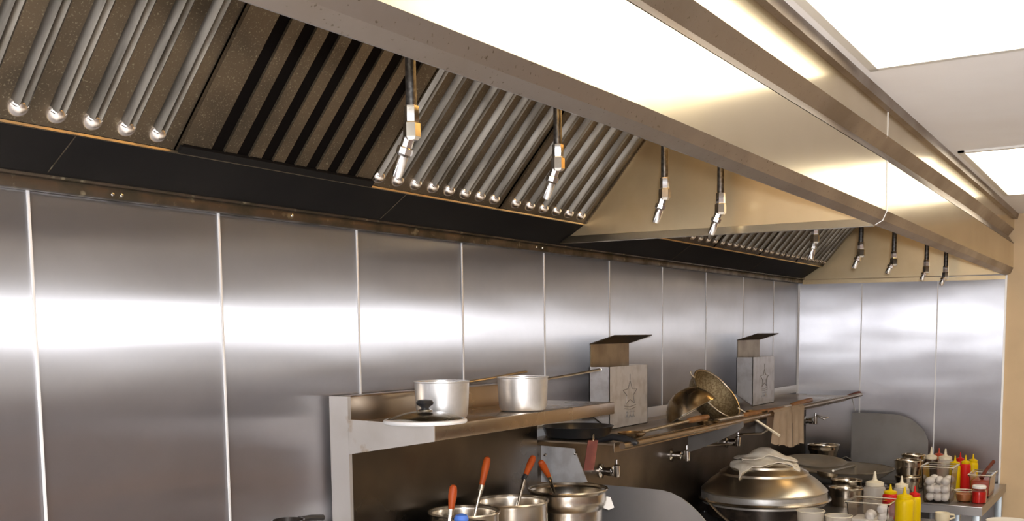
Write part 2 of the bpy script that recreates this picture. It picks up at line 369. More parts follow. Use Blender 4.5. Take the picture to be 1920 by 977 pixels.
# strip fixed to the wall, then the black sloping grease trough
b = box((-.9, -.028, 1.953), (XE, 0, 1.976), .002); bx(b, (-.9, -.040, 1.976), (XE, 0, 1.990), .002)
br = obj('wall_bracket', b, 'bracket', hood)
for x, z in [(at(212, 378, Y=-.028).x, 1.962), (at(229, 379, Y=-.028).x, 1.962), (at(548, 409, Y=-.028).x, 1.966), (1.9, 1.966), (1.94, 1.966)]:
    obj('screw', lathe(NEW(), [(0, .003), (.003, .0024), (.0045, 0)], (x, -.0275, z), (0, -1, 0), 10), 'chrome', br)
def tz(y): return 1.985+(-.055-y)*.62
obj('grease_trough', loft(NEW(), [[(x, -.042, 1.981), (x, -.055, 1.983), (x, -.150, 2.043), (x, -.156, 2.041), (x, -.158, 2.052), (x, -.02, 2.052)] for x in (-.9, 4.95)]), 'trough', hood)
for x in (.014, 1.016, 3.0, 4.0): obj('trough_joint', tube(NEW(), [(x, -.0565, 1.9835), (x, -.149, 2.0425)], .0012, 6), 'bracket', hood)
obj('filter_ledge', box((-.9, -.1585, 2.0415), (4.95, -.150, 2.046)), 'hood_inner', hood)
# the filters stand on the ledge and lean out towards the room
F0 = V((0, -.160, 2.047)); FD = V((0, -.222, .253)).normalized(); FN = V((0, -.253, -.222)).normalized()   # up the slope, and out of it
FL = .50
def fpt(x, s_, n_): return F0 + V((x, 0, 0)) + FD*s_ + FN*n_
def baffle(x0, x1, ridges, slots=False, end=.0175):
    b = NEW()
    prism(b, [fpt(x0+.002, 0, 0), fpt(x1-.002, 0, 0), fpt(x1-.002, FL, 0), fpt(x0+.002, FL, 0)], FN*-.02)
    f = obj('baffle_filter', b, 'slot_shade' if slots else 'filter', hood)
    if slots:
        xs = [x0+.002]+list(ridges)+[x1-.002]
        for i in range(len(xs)-1):
            a = xs[i]+(.0 if i == 0 else .0165); c = xs[i+1]-(.0 if i == len(xs)-2 else .0165)
            b = NEW(); prism(b, [fpt(a, .018, .0), fpt(c, .018, .0), fpt(c, FL, .0), fpt(a, FL, .0)], FN*.003)
            # folded edges of the slat
            prism(b, [fpt(a, .018, .003), fpt(a+.003, .018, .003), fpt(a+.003, FL, .003), fpt(a, FL, .003)], FN*.003)
            obj('slat', b, 'filter', f)
        b = NEW(); prism(b, [fpt(x0, 0, .0), fpt(x1, 0, .0), fpt(x1, .016, .0), fpt(x0, .016, .0)], FN*.012)
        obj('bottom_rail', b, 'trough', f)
    else:
        for x in ridges:
            b = NEW(); r = end
            pts = [fpt(x, .022, 0)]
            prof = [(-1, 0), (-.8, .62), (-.42, .95), (-.18, .78), (.18, .78), (.42, .95), (.8, .62), (1, 0)]
            sec = [[fpt(x+u*r, s_, -.001+h*r*.95) for u, h in prof] for s_ in (.036, FL)]
            loft(b, sec)
            # rounded end of the channel, flash glint put into its pale colour
            c = fpt(x, .036, -.001)
            rings = []
            for a in range(0, 7):
                an = a/6*PI/2
                rings.append([c + V((u*r*1.12*math.cos(an), 0, 0)) - FD*(r*1.25*math.sin(an)) + FN*(math.sqrt(max(0, 1-u*u))*r*1.02*math.cos(an)) for u in (-1, -.85, -.6, -.3, 0, .3, .6, .85, 1)])
            rr = [[b.verts.new(p) for p in g] for g in rings]
            for p, q in zip(rr, rr[1:]):
                for i in range(8): b.faces.new((p[i], p[i+1], q[i+1], q[i]))
            b.faces.new(rr[0])
            nb = len(b.faces)
            lathe(b, [(0, -.004), (r*1.05, -.004), (r*1.18, .0), (r*1.12, .006), (r*.9, r*.62), (r*.5, r*.98), (0, r*1.1)], fpt(x, .030, -.001), FN, 24)
            o_ = obj('ridge', b, 'ridge', f); o_.data.materials.append(M['ridge_glint'])
            for q in o_.data.polygons[nb:]: q.material_index = 1
    for x in (x0, x1):
        b = NEW(); prism(b, [fpt(x-.006, 0, 0), fpt(x+.006, 0, 0), fpt(x+.006, FL, 0), fpt(x-.006, FL, 0)], FN*.005)
        obj('edge_rail', b, 'filter', f)
baffle(-.98, -.372, [-.94+.075*i for i in range(8)])
baffle(-.372, .237, [-.345+.0745*i for i in range(8) if i > 0])
baffle(.237, .846, [.335+.0715*i for i in range(7)], True)
baffle(.846, 1.458, [.861+.0768*i for i in range(8)])
baffle(1.458, 2.009, [1.519+.084*i for i in range(6)])
x = 2.019
while x < 4.9:
    x1 = min(x+.606, 4.95); n = 7
    baffle(x, x1, [x+(x1-x)*(j+.5)/n for j in range(n)], end=.014); x = x1
# divider between the two bays, end panel
X0 = 2.0115
b = prism(NEW(), [(X0, -.062, 1.985), (X0, -1.137, 1.977), (X0, -1.125, 2.2), (X0, -1.125, 2.44), (X0, -.507, 2.44), (X0, -.165, 2.054), (X0, -.150, 2.040)], (.003, 0, 0))
dv = obj('divider_panel', b, 'hood_inner', hood)
b = prism(NEW(), [(X0-.012, -.062, 1.983), (X0-.012, -1.137, 1.975), (X0-.012, -1.137, 1.998), (X0-.012, -.100, 2.006)], (.022, 0, 0))
obj('divider_flange', b, 'hood_steel', dv)
b = prism(NEW(), [(XE-.008, -.03, 1.975), (XE-.008, -1.135, 1.965), (XE-.008, -1.125, 2.44), (XE-.008, -.03, 2.44)], (.006, 0, 0))
ep = obj('end_panel', b, 'hood_inner', hood)
obj('end_flange', prism(NEW(), [(XE-.020, -.03, 1.948), (XE-.020, -1.137, 1.936), (XE-.020, -1.137, 1.958), (XE-.020, -.03, 1.972)], (.018, 0, 0)), 'hood_inner', ep)

for lx, lab in ((.75, 'hood lamp above the slatted filter, hidden behind the canopy front'), (1.62, 'hood lamp beside the divider panel, hidden behind the canopy front'), (3.9, 'hood lamp above the second bay, hidden behind the canopy front')):
    t = thing('hood_lamp', lab, 'lamp', (lx, -.86, 2.44), 'lamps inside the hood')
    obj('lamp_base', lathe(NEW(), [(0, 0), (.06, 0), (.06, -.02), (.045, -.03), (0, -.03)], (lx, -.86, 2.44), n=24), 'chrome', t)
    obj('globe', lathe(NEW(), [(.035, -.028), (.045, -.05), (.042, -.085), (.025, -.105), (0, -.11)], (lx, -.86, 2.44), n=24), 'hood_lamp', t)

# ------------------------------------------------------------------ fire suppression nozzles hanging inside the hood
def nozzle(el, tip, Y, label, rp=.0108):
    e = at(*el, Y=Y); t_ = at(*tip, X=e.x)
    t = thing('suppression_nozzle', label, 'nozzle', (e.x, e.y, 2.44), 'fire suppression nozzles under the hood')
    obj('drop_pipe', tube(NEW(), [(e.x, e.y, 2.44), (e.x, e.y, e.z+.02)], rp, 12), 'pipe', t)
    d = (t_-e); L = d.length; d.normalize()
    b = lathe(NEW(), [(0, .042), (.0145, .042), (.0145, .012), (.013, .01)], e, (0, 0, 1), 6)
    lathe(b, [(.013, .012), (.0175, .008), (.0175, -.018), (.012, -.024), (0, -.024)], e, (0, 0, 1), 6)
    obj('hex_fitting', b, 'chrome', t)
    b = lathe(NEW(), [(0, .0), (.010, .0), (.012, .01), (.0125, L*.38), (.0165, L*.40), (.0165, L*.52), (.011, L*.58)], e, d, 8)
    obj('swivel_joint', b, 'chrome', t)
    b = lathe(NEW(), [(.0115, L*.55), (.0115, L*.92), (.009, L), (.004, L), (.004, L*.96), (0, L*.96)], e, d, 14)
    obj('spray_tip', b, 'chrome', t)
nozzle((772, 240), (744, 332), -.617, 'nearest drop pipe nozzle, hanging in front of the slatted black filter')
nozzle((1046, 303), (1023, 373), -.563, 'second drop pipe nozzle from the camera, before the ridged filters')
nozzle((1246, 360), (1229, 418), -.60, 'left of the two nozzles before the golden divider panel')
nozzle((1351, 388), (1333, 440), -.70, 'right of the two nozzles before the golden divider panel')
nozzle((1528, 445), (1520, 486), -.70, 'nozzle just behind the divider, before the far dark filters')
nozzle((1614, 472), (1601, 503), -.735, 'nozzle at the corner where far filters meet the end panel')
nozzle((1676, 488), (1663, 513), -.79, 'middle nozzle before the golden end panel, third from the right')
nozzle((1737, 503), (1728, 526), -.84, 'second nozzle from the right before the golden end panel')
nozzle((1773, 514), (1764, 535), -.875, 'furthest nozzle, rightmost before the golden end panel')

# ================================================================== COOKING RANGE WITH HIGH SHELF (left)
RX0, RX1 = .832, 1.806
rng = thing('cooking_range', 'stainless cooking range under the row of pots, left of the wok station', 'range', (1.3, -.4, 0))
obj('range_body', box((RX0, -.86, .12), (RX1+.12, -.03, .915), .006), 'riser', rng)
obj('cooktop', box((RX0-.005, -.88, .915), (RX1+.125, -.03, .935), .004), 'table', rng)
for x in (RX0+.06, RX1+.08):
    for y in (-.8, -.1): obj('foot', tube(NEW(), [(x, y, 0), (x, y, .13)], .022, 12), 'leg', rng)
hsf = thing('high_shelf', 'stainless riser panel with high shelf holding two saucepans', 'shelf', (1.3, -.08, .936))
b = prism(NEW(), [(RX0, -.018, .936), (RX0, -.082, .936), (RX0, -.082, 1.506), (RX0, -.018, 1.506)], (.012, 0, 0))
obj('side_post', b, 'post_steel', hsf)
obj('riser_panel', box((RX0+.012, -.079, .936), (RX1, -.018, 1.40)), 'riser', hsf)
b = box((RX0+.012, -.079, 1.39), (RX1+.03, -.018, 1.505), .002)
obj('back_flange', b, 'shelf_steel', hsf)
b = box((RX0+.004, -.360, 1.400), (RX1+.03, -.079, 1.439), .002)
obj('shelf_board', b, 'shelf_steel', hsf)
b = prism(NEW(), [(RX0, -.0825, 1.446), (RX0, -.361, 1.440), (RX0, -.361, 1.400), (RX0, -.0825, 1.354)], (.004, 0, 0))
obj('side_bracket', b, 'post_steel', hsf)
b = prism(NEW(), [(RX1+.02, -.0825, 1.40), (RX1+.02, -.35, 1.402), (RX1+.02, -.0825, 1.354)], (.004, 0, 0))
obj('side_bracket', b, 'shelf_steel', hsf)

# two saucepans and a glass lid on the high shelf
def saucepan(c, r, z0, z1, hand, label):
    t = thing('saucepan', label, 'saucepan', (c[0], c[1], z0), 'aluminium saucepans on the high shelf')
    h = z1-z0
    pr = [(0, 0), (r*.78, 0), (r*.88, h*.04), (r*.94, h*.14), (r*.965, h*.4), (r, h-.004), (r+.002, h-.002), (r+.002, h)]
    obj('pan_body', lathe(NEW(), shell(pr, .0025), (c[0], c[1], z0), n=48), 'aluminium', t)
    d = V((hand[0]-c[0], hand[1]-c[1], 0)).normalized(); s_ = V((-d.y, d.x, 0))
    p0 = V((c[0], c[1], z0+h*.68))+d*(r*.985)
    e = V(hand)
    b = tube(NEW(), [p0+s_*.006, p0+d*.012+s_*.006+V((0, 0, .006)), p0+d*.02+s_*.005+V((0, 0, .02)), p0.lerp(e, .5)+s_*.0045+V((0, 0, .008)), e+s_*.005], .0032, 8)
    tube(b, [p0-s_*.006, p0+d*.012-s_*.006+V((0, 0, .006)), p0+d*.02-s_*.005+V((0, 0, .02)), p0.lerp(e, .5)-s_*.0045+V((0, 0, .008)), e-s_*.005], .0032, 8)
    tube(b, [e+s_*.005, e+d*.006, e-s_*.005], .0034, 8)
    hn = obj('handle', b, 'wire', t)
    b = NEW()
    for q in (-.009, .009):
        for zz in (-.005, .012): lathe(b, [(0, .005), (.004, .004), (.0055, 0)], p0+s_*q+V((0, 0, zz))-d*.001, d, 10)
    obj('rivet', b, 'wire', hn)
saucepan((1.0285, -.245), .074, 1.439, 1.5415, at(985, 697, Y=-.13), 'left silvery aluminium saucepan with a long handle, behind the glass lid')
saucepan((1.371, -.29), .075, 1.439, 1.5405, at(1124, 693, Y=-.36), 'right silvery aluminium saucepan on the high shelf, handle pointing at the box')
c = (.905, -.280)
lid = thing('pot_lid', 'domed glass pot lid with black knob lying at the shelf front', 'lid', (c[0], c[1], 1.439))
pr = [(.104, .006), (.095, .012), (.075, .020), (.05, .027), (.02, .031), (0, .032)]
pr2 = [(r, z-.003) for r, z in pr[::-1]]
obj('glass_dome', lathe(NEW(), pr+pr2, (c[0], c[1], 1.439), n=48), 'glass', lid)
obj('steel_rim', lathe(NEW(), [(.100, .002), (.107, 0), (.109, .004), (.107, .009), (.101, .011), (.100, .002)], (c[0], c[1], 1.439), n=48), 'trim_steel', lid)
kb = obj('knob_base', lathe(NEW(), [(0, .030), (.019, .031), (.020, .034), (.012, .037), (0, .037)], (c[0], c[1], 1.439), n=24), 'chrome', lid)
obj('knob', lathe(NEW(), [(.010, .036), (.012, .041), (.021, .047), (.023, .052), (.020, .058), (.010, .060), (0, .060)], (c[0], c[1], 1.439), n=24), 'black_plastic', lid)

# ------------------------------------------------------------------ inset pots and pans on the cooktop
ZT = .935
def inset_pot(c, r, z1, label, z0=ZT, band=.05, m_='pot', group='stainless pots on the cooking range'):
    t = thing('stock_pot', label, 'pot', (c[0], c[1], z0), group)
    h = z1-z0
    pr = [(0, 0), (r*.80, 0), (r*.86, .012), (r*.875, h-band-.015), (r*.96, h-band), (r*.985, h-band*.7), (r*.965, h-.012), (r, h-.005)]
    obj('pot_body', lathe(NEW(), shell(pr, .003), (c[0], c[1], z0), n=48), m_, t)
    obj('rolled_rim', lathe(NEW(), [(r-.004, h-.006), (r+.002, h-.006), (r+.004, h-.002), (r+.002, h+.002), (r-.004, h+.001), (r-.004, h-.006)], (c[0], c[1], z0), n=48), m_, t)
    return t
inset_pot((1.684, -.266), .128, 1.165, 'largest stainless inset pot with stepped neck, right end of the pot row')
RH = V((RT.x, RT.y, 0)).normalized(); FH = V((FW.x, FW.y, 0)).normalized(); ZZ = V((0, 0, 1))
p0 = V((1.684, -.266, 0))+RH*.122+FH*.012
b = prism(NEW(), [p0+ZZ*1.136, p0+RH*.018+ZZ*1.132, p0+RH*.030+ZZ*1.098, p0+RH*.012+ZZ*1.090, p0-RH*.004+ZZ*1.096], FH*.004-RH*.002)
tag(obj('paper_scrap', b, 'white', org=p0+ZZ*1.09), 'white paper scrap stuck to right side of the largest inset pot', 'paper')
def round_pot(c, r, z1, label, m_='pot'):
    t = thing('cooking_pot', label, 'pot', (c[0], c[1], ZT), 'stainless pots on the cooking range')
    h = z1-ZT
    pr = [(0, 0), (r*.62, 0), (r*.80, h*.12), (r*.93, h*.4), (r*.99, h*.75), (r*.985, h-.012), (r, h-.004)]
    obj('pot_body', lathe(NEW(), shell(pr, .003), (c[0], c[1], ZT), n=48), m_, t)
    obj('rolled_rim', lathe(NEW(), [(r-.004, h-.006), (r+.002, h-.006), (r+.004, h-.002), (r+.002, h+.002), (r-.004, h+.001), (r-.004, h-.006)], (c[0], c[1], ZT), n=48), m_, t)
round_pot((1.386, -.235), .112, 1.165, 'round stainless pot second from the right in the pot row')
round_pot((1.168, -.214), .100, 1.163, 'round stainless pot third from the right, ladle leaning out')
round_pot((.95, -.335), .122, 1.160, 'nearest round pot at bottom of photo, left end of the row')
def ladle(p, q, e, Y, label, ferr='wire', r=.0105):
    a = at(*p, Y=Y); b_ = at(*q, Y=Y); c = at(*e, Y=Y)
    t = thing('ladle', label, 'ladle', c, 'wooden handled ladles in the pots')
    d = (b_-a).normalized()
    obj('handle', tube(NEW(), [a-d*.004, a-d*.0, a+d*.010, a.lerp(b_, .4), a.lerp(b_, .8), b_], [r*.4, r*.85, r*1.05, r*1.1, r*.85, r*.72], 14), 'wood', t)
    obj('ferrule', tube(NEW(), [b_-d*.002, b_+d*.014], r*.76, 12), ferr, t)
    s_ = d.cross(FW).normalized()
    f = c+(c-b_).normalized()*.06
    obj('shaft', tube(NEW(), [b_, b_.lerp(f, .5), f], [r*.62, r*.5, r*.42], 10), 'pot', t)
    obj('ladle_bowl', lathe(NEW(), shell([(0, -.028), (.02, -.024), (.034, -.010), (.038, .002)], .002), f+V((0, 0, -.0)), (0, 0, 1), 20), 'wire', t)
ladle((850, 912), (846, 956), (842, 985), -.33, 'orange wooden ladle handle nearest the camera, standing upright')
ladle((914, 859), (903, 911), (891, 962), -.215, 'orange ladle handle leaning right, third pot from the right')
ladle((1000, 857), (985, 892), (972, 943), -.235, 'red ladle handle with black ferrule, second pot from the right', 'black_plastic')
ladle((1014, 866), (1029, 893), (1039, 923), -.262, 'brown orange ladle handle leaning left in the largest inset pot')
c = at(865, 974, Y=-.40)
tag(obj('scrubber_knob', lathe(NEW(), [(0, -.03), (.014, -.03), (.016, -.01), (.019, .002), (.015, .011), (.006, .0145), (0, .015)], c, n=20), 'blue', org=c), 'small blue plastic knob in front of the nearest ladle', 'knob')
c = V((.60, -.14, 0))
p = at(540, 972, Y=-.30); PH = .15
t = thing('black_skillet', 'dark pan rim just showing at bottom edge, left of the range', 'pan', (p.x, -.30, .935))
# a small side stand carries it
st = thing('side_stand', 'steel side stand at the left end of the range, below the photo edge', 'stand', (p.x, -.3, 0))
obj('stand_top', box((p.x-.17, -.50, p.z-PH-.03), (RX0-.012, -.10, p.z-PH), .003), 'table', st)
for x in (p.x-.15, RX0-.04):
    for y in (-.47, -.13): obj('leg', tube(NEW(), [(x, y, 0), (x, y, p.z-PH-.02)], .015, 10), 'leg', st)
ORG[t.name] = V((p.x, -.30, p.z-PH)); t.location = ORG[t.name]
obj('pan_body', lathe(NEW(), shell([(0, 0), (.028, 0), (.033, .02), (.036, PH-.003)], .003), (p.x, -.30, p.z-PH), n=32), 'pot_dark', t)
obj('handle', tube(NEW(), [(p.x+.034, -.30, p.z-.008), (p.x+.08, -.29, p.z-.012), (p.x+.13, -.28, p.z-.02)], .007, 10), 'black_plastic', t)

# ================================================================== WOK RANGE WITH WALL SHELF (right)
WX0, WX1 = 1.985, 4.93
wr = thing('wok_range', 'stainless wok range with greasy backsplash, right of the high shelf', 'range', (3.4, -.4, 0))
obj('range_body', box((WX0, -.80, .10), (WX1, -.03, .80), .006), 'riser', wr)
tag(obj('backsplash', box((RX1+.005, -.062, .82), (XE-.012, -.012, 1.292)), 'backsplash', org=(3.4, -.03, .82)), 'brown greasy steel backsplash panel with wok faucets below the wall shelf', 'backsplash')
obj('deck', box((WX0, -.82, .80), (WX1, -.062, .815), .003), 'table', wr)
for x in (2.1, 3.45, 4.8):
    for y in (-.74, -.1): obj('foot', tube(NEW(), [(x, y, 0), (x, y, .11)], .022, 12), 'leg', wr)
def splash(X, pts, m_, label):
    P = [at(x, y, X=X) for x, y in pts]
    b = prism(NEW(), P, (.004, 0, 0))
    tag(obj('splash_guard', b, m_, org=(X, P[0].y, min(q.z for q in P))), label, 'splash guard')
g = [(1110, 908), (1140, 910), (1200, 915), (1240, 919), (1258, 924), (1278, 934), (1296, 948), (1312, 964), (1325, 980)]
lowz = [at(1325, 980, X=1.975).y]
P = [at(x, y, X=1.975) for x, y in g]; P += [V((1.975, P[-1].y-.02, .81)), V((1.975, P[0].y, .81))]
tag(obj('splash_guard', prism(NEW(), P, (.004, 0, 0)), 'guard', org=(1.975, -.4, .81)), 'grey steel splash guard with round corner beside the largest inset pot', 'splash guard')
P = [at(x, y, X=4.90) for x, y in [(1597, 774), (1640, 775), (1680, 777), (1700, 782), (1718, 793), (1732, 808), (1740, 825)]]
P += [V((4.90, P[-1].y-.005, .81)), V((4.90, P[0].y, .81))]
tag(obj('splash_guard', prism(NEW(), P, (.004, 0, 0)), 'guard_dull', org=(4.9, -.5, .81)), 'dull grey splash guard with round corner before the end wall', 'splash guard')

# wall shelf over it
SZ = 1.300
sh = thing('wok_shelf', 'long greasy steel wall shelf above the wok range', 'shelf', (3.3, 0, 1.25))
obj('shelf_board', box((RX1+.03, -.355, SZ-.006), (4.80, -.0, SZ)), 'shelf_steel', sh)
obj('back_flange', box((RX1+.03, -.006, SZ), (XE-.02, 0, SZ+.045), .001), 'trim_steel', sh)
obj('front_lip', box((RX1+.03, -.358, SZ-.03), (4.80, -.353, SZ+.002), .001), 'shelf_steel', sh)
rl = obj('front_rail', tube(NEW(), [(1.80, -.405, SZ-.002), (4.93, -.405, SZ-.002)], .011, 12), 'shelf_steel', sh)
b = NEW()
for x in (2.2, 3.0, 3.9, 4.7): tube(b, [(x, -.356, SZ-.01), (x, -.40, SZ-.004)], .006, 8)
obj('rail_bracket', b, 'pipe', rl)
pl = [at(x, y, X=1.86) for x, y in [(1008, 835), (1076, 841), (1101, 904), (1008, 904)]]
br = obj('support_bracket', prism(NEW(), pl, (.004, 0, 0)), 'box_steel', sh)
b = NEW()
for x, y in [(1022, 853), (1079, 851)]: lathe(b, [(0, .006), (.004, .005), (.007, 0)], at(x, y, X=1.859), (-1, 0, 0), 12)
obj('bolt', b, 'chrome', br)
pl = [at(x, y, X=2.9) for x, y in [(1290, 800), (1345, 792), (1385, 788), (1394, 791), (1394, 800), (1382, 810), (1350, 826), (1310, 842), (1290, 848)]]
obj('support_bracket', prism(NEW(), pl, (.004, 0, 0)), 'guard_dull', sh)
obj('support_bracket', prism(NEW(), [(4.1, -.062, 1.294), (4.1, -.33, 1.294), (4.1, -.31, 1.26), (4.1, -.062, 1.12)], (.004, 0, 0)), 'guard_dull', sh)

# two hinged steel boxes on the shelf
def steel_box(px_front, px_right, ytop, ydrop, ybot, label):
    a = at(*px_front, Y=ydrop); L = .335; D = .085
    H = at(px_front[0]+4, ytop, Y=ydrop).z-a.z
    x0, x1, yf, yb = a.x, a.x+L, a.y, a.y+D
    z0, z1 = a.z, a.z+H; zb = z0+.055
    t = thing('utensil_box', label, 'box', (x0, yf, z0), 'hinged steel boxes on the wall shelf')
    th = .003
    b = NEW()
    # wedge-bottomed open box: front, back, ends, bottom
    prism(b, [(x0, yf, z0), (x1, yf, z0), (x1, yf, z1), (x0, yf, z1)], (0, th, 0))
    prism(b, [(x0, yb-th, zb), (x1, yb-th, zb), (x1, yb-th, z1), (x0, yb-th, z1)], (0, th, 0))
    for xx in (x0, x1-th): prism(b, [(xx, yf, z0), (xx, yb, zb), (xx, yb, z1), (xx, yf, z1)], (th, 0, 0))
    prism(b, [(x0, yf, z0), (x0, yb, zb), (x0, yb, zb+th), (x0, yf, z0+th)], (L, 0, 0))
    body = obj('box_body', b, 'box_steel', t, smooth=20)
    b = NEW(); lw = .0015
    cx, cz = x0+L*.52, z0+H*.50; yy = yf-.0006
    star = []
    for i in range(10):
        an = PI/2+i*PI/5; rr = .052 if i % 2 == 0 else .024
        star.append(V((cx+rr*1.25*math.cos(an), yy, cz+.01+rr*math.sin(an)*.95)))
    tube(b, star+[star[0]], lw, 5)
    tube(b, [(cx, yy, cz+.062), (cx, yy, cz+.085)], lw, 5)
    for dz in (-.036, -.046): tube(b, [(cx-.05, yy, cz+dz), (cx, yy, cz+dz-.006), (cx+.05, yy, cz+dz)], lw, 5)
    for dx in (-.028, .0, .028):
        tube(b, [(cx+dx-.010, yy, cz-.062), (cx+dx+.010, yy, cz-.062)], lw, 5)
        tube(b, [(cx+dx, yy, cz-.056), (cx+dx, yy, cz-.082)], lw, 5)
        tube(b, [(cx+dx-.010, yy, cz-.082), (cx+dx, yy, cz-.070), (cx+dx+.010, yy, cz-.082)], lw, 5)
    obj('embossed_emblem', b, 'emboss', body)
    obj('back_plate', box((x0+.004, yb-.006, z1-.01), (x1-.006, yb-.003, z1+.085)), 'box_back', t)
    b = prism(NEW(), [(x0+.002, yb-.002, z1+.083), (x0+.002, yf-.02, z1+.115), (x0+.002, yf-.02, z1+.118), (x0+.002, yb-.002, z1+.087)], (L-.004, 0, 0))
    obj('hinged_lid', b, 'box_lid', t)
    return a
steel_box((1143, 806), 1223, 688, -.150, None, 'nearer steel box with raised lid and stamped emblem, beside saucepan handle')
steel_box((1411, 762), 1452, 670, -.172, None, 'further steel box with raised lid and stamped emblem, near the end wall')

# tilted bowl, strainer, frying pan, ladles and towels on the shelf
RH = V((RT.x, RT.y, 0)).normalized(); FH = V((FW.x, FW.y, 0)).normalized(); ZZ = V((0, 0, 1))
c = at(1297, 771, Y=-.235); an = math.radians(29)
n_ = (RH*math.sin(an)-ZZ*math.cos(an))*.985-FH*.17; n_.normalize()
R_ = .112
t = thing('wok', 'small tilted steel wok upside down on the shelf, right of nearer box', 'wok', c)
prof = [(0, -.098), (.035, -.094), (.068, -.078), (.092, -.050), (.106, -.020), (R_, 0)]
obj('bowl', lathe(NEW(), prof, c, n_, 40), 'wok', t)
obj('inside', lathe(NEW(), [(0, -.095), (.034, -.091), (.066, -.075), (.090, -.048), (.104, -.019), (R_-.001, .0005)], c, n_, 40), 'wok_in', t)
obj('rim', lathe(NEW(), [(R_-.003, -.002), (R_+.001, -.002), (R_+.002, .0015), (R_-.002, .0015), (R_-.003, -.002)], c, n_, 40), 'wire', t)
p1 = at(1302, 708, Y=-.19); p2 = at(1386, 767, Y=-.33)
c = (p1+p2)/2; u_ = (p2-p1).normalized(); R_ = (p2-p1).length/2
b0 = (-RH*math.sin(math.radians(35))-ZZ*math.cos(math.radians(35))); b0 = (b0-u_*b0.dot(u_)).normalized()
side = u_.cross(b0).normalized()
bd = (b0*.86+side*(.5 if side.dot(FW) > 0 else -.5)).normalized()
t = thing('wire_strainer', 'round wire mesh strainer leaning behind the tilted wok, handle over rail', 'strainer', c)
pr = [(R_*math.cos(a/8*PI/2), R_*.82*math.sin(a/8*PI/2)) for a in range(9)]; pr[-1] = (0, pr[-1][1])
obj('mesh_bowl', lathe(NEW(), pr, c, bd, 40), 'mesh', t)
ring = [c+(frame(bd)[0]*math.cos(i*PI/18)+frame(bd)[1]*math.sin(i*PI/18))*R_ for i in range(37)]
obj('rim_wire', tube(NEW(), ring, .004, 8), 'wire', t)
e = at(1462, 817, Y=-.47); e2 = at(1384, 765, Y=-.335)
obj('handle', tube(NEW(), [p2-u_*.01, p2.lerp(e, .5), e], [.0045, .0065, .0065], 10), 'wire', t)
b = tube(NEW(), [p1+u_*.0, p1-u_*.02+ZZ*.002, p1-u_*.024+ZZ*.012, p1-u_*.016+ZZ*.016], .0035, 8)
obj('rest_hook', b, 'wire', t)

c = (1.975, -.145, SZ+.002)
t = thing('frying_pan', 'black nonstick frying pan at the left end of the wall shelf', 'frying pan', c)
R_ = .128
obj('pan_body', lathe(NEW(), shell([(0, 0), (.100, 0), (.110, .004), (R_-.004, .036), (R_, .040)], .003), c, n=48), 'black_pan', t)
a = at(1119, 826, Y=-.27); e = at(1196, 828, Y=-.43)
d = (e-a)
obj('handle', tube(NEW(), [a, a+d*.15+ZZ*.004, a+d*.4+ZZ*.014, a+d*.7+ZZ*.008, a+d*.92-ZZ*.003, e-ZZ*.006], [.008, .010, .012, .0125, .012, .006], 12), 'black_plastic', t)
# red-brown handle hanging down off the shelf
a = at(1112, 826, Y=-.375); e = at(1105, 882, Y=-.375)
t = thing('hanging_spatula', 'red brown wooden handle hanging below the frying pan', 'spatula', a)
b = prism(NEW(), [a+RH*.016, a-RH*.016, e-RH*.018, e+RH*.014], FH*.012); obj('handle', b, 'wood_red', t)
obj('hang_loop', tube(NEW(), [a+ZZ*-.002, a+FH*.006+ZZ*.012, a+FH*-.02+ZZ*.020, a+FH*-.03+ZZ*.006], .002, 8), 'wire', t)

def shelf_ladle(pts, wood, Y, label, rw=.012, m_='wood_brown'):
    P = [at(*p, Y=Y) for p in pts]; Wd = [at(*p, Y=Y) for p in wood]
    t = thing('wok_ladle', label, 'ladle', (P[0]+P[-1])/2, 'long wok ladles lying along the shelf front')
    obj('shaft', tube(NEW(), P, .0065, 10), 'wire', t)
    d = (Wd[1]-Wd[0])
    obj('handle', tube(NEW(), [Wd[0]-d*.02, Wd[0]+d*.03, Wd[0]+d*.4, Wd[0]+d*.8, Wd[1], Wd[1]+d*.03], [rw*.5, rw*.9, rw*1.1, rw, rw*.9, rw*.4], 12), m_, t)
    b = lathe(NEW(), shell([(0, -.02), (.025, -.017), (.042, -.008), (.05, .004)], .002), P[0]-(P[1]-P[0]).normalized()*.045+ZZ*.004, (0, 0, 1), 24)
    obj('ladle_bowl', b, 'wok', t)
shelf_ladle([(1195, 812), (1292, 789)], [(1290, 789), (1326, 782)], -.36, 'wok ladle with short wooden grip in front of the tilted wok')
shelf_ladle([(1335, 790), (1396, 778)], [(1394, 779), (1470, 767)], -.36, 'wok ladle with long wooden grip in front of the further box', .014)
shelf_ladle([(1425, 772), (1485, 760)], [(1483, 761), (1520, 750)], -.34, 'wok ladle whose wooden grip lies above the hanging towels', .014)
P = [at(1470, 768, Y=-.372), at(1540, 755, Y=-.372), at(1597, 741, Y=-.372), at(1616, 735, Y=-.372)]
t = thing('steel_rod', 'steel rod with dark grip sticking out past the shelf end', 'rod', P[0])
obj('shaft', tube(NEW(), P[:3], .007, 10), 'wire', t)
obj('grip', tube(NEW(), [P[2]-(P[3]-P[2])*.3, P[3]], .011, 10), 'wood_red', t)
obj('hang_wire', tube(NEW(), [at(1597, 742, Y=-.372), at(1603, 770, Y=-.372)], .003, 6), 'trim_steel', t)
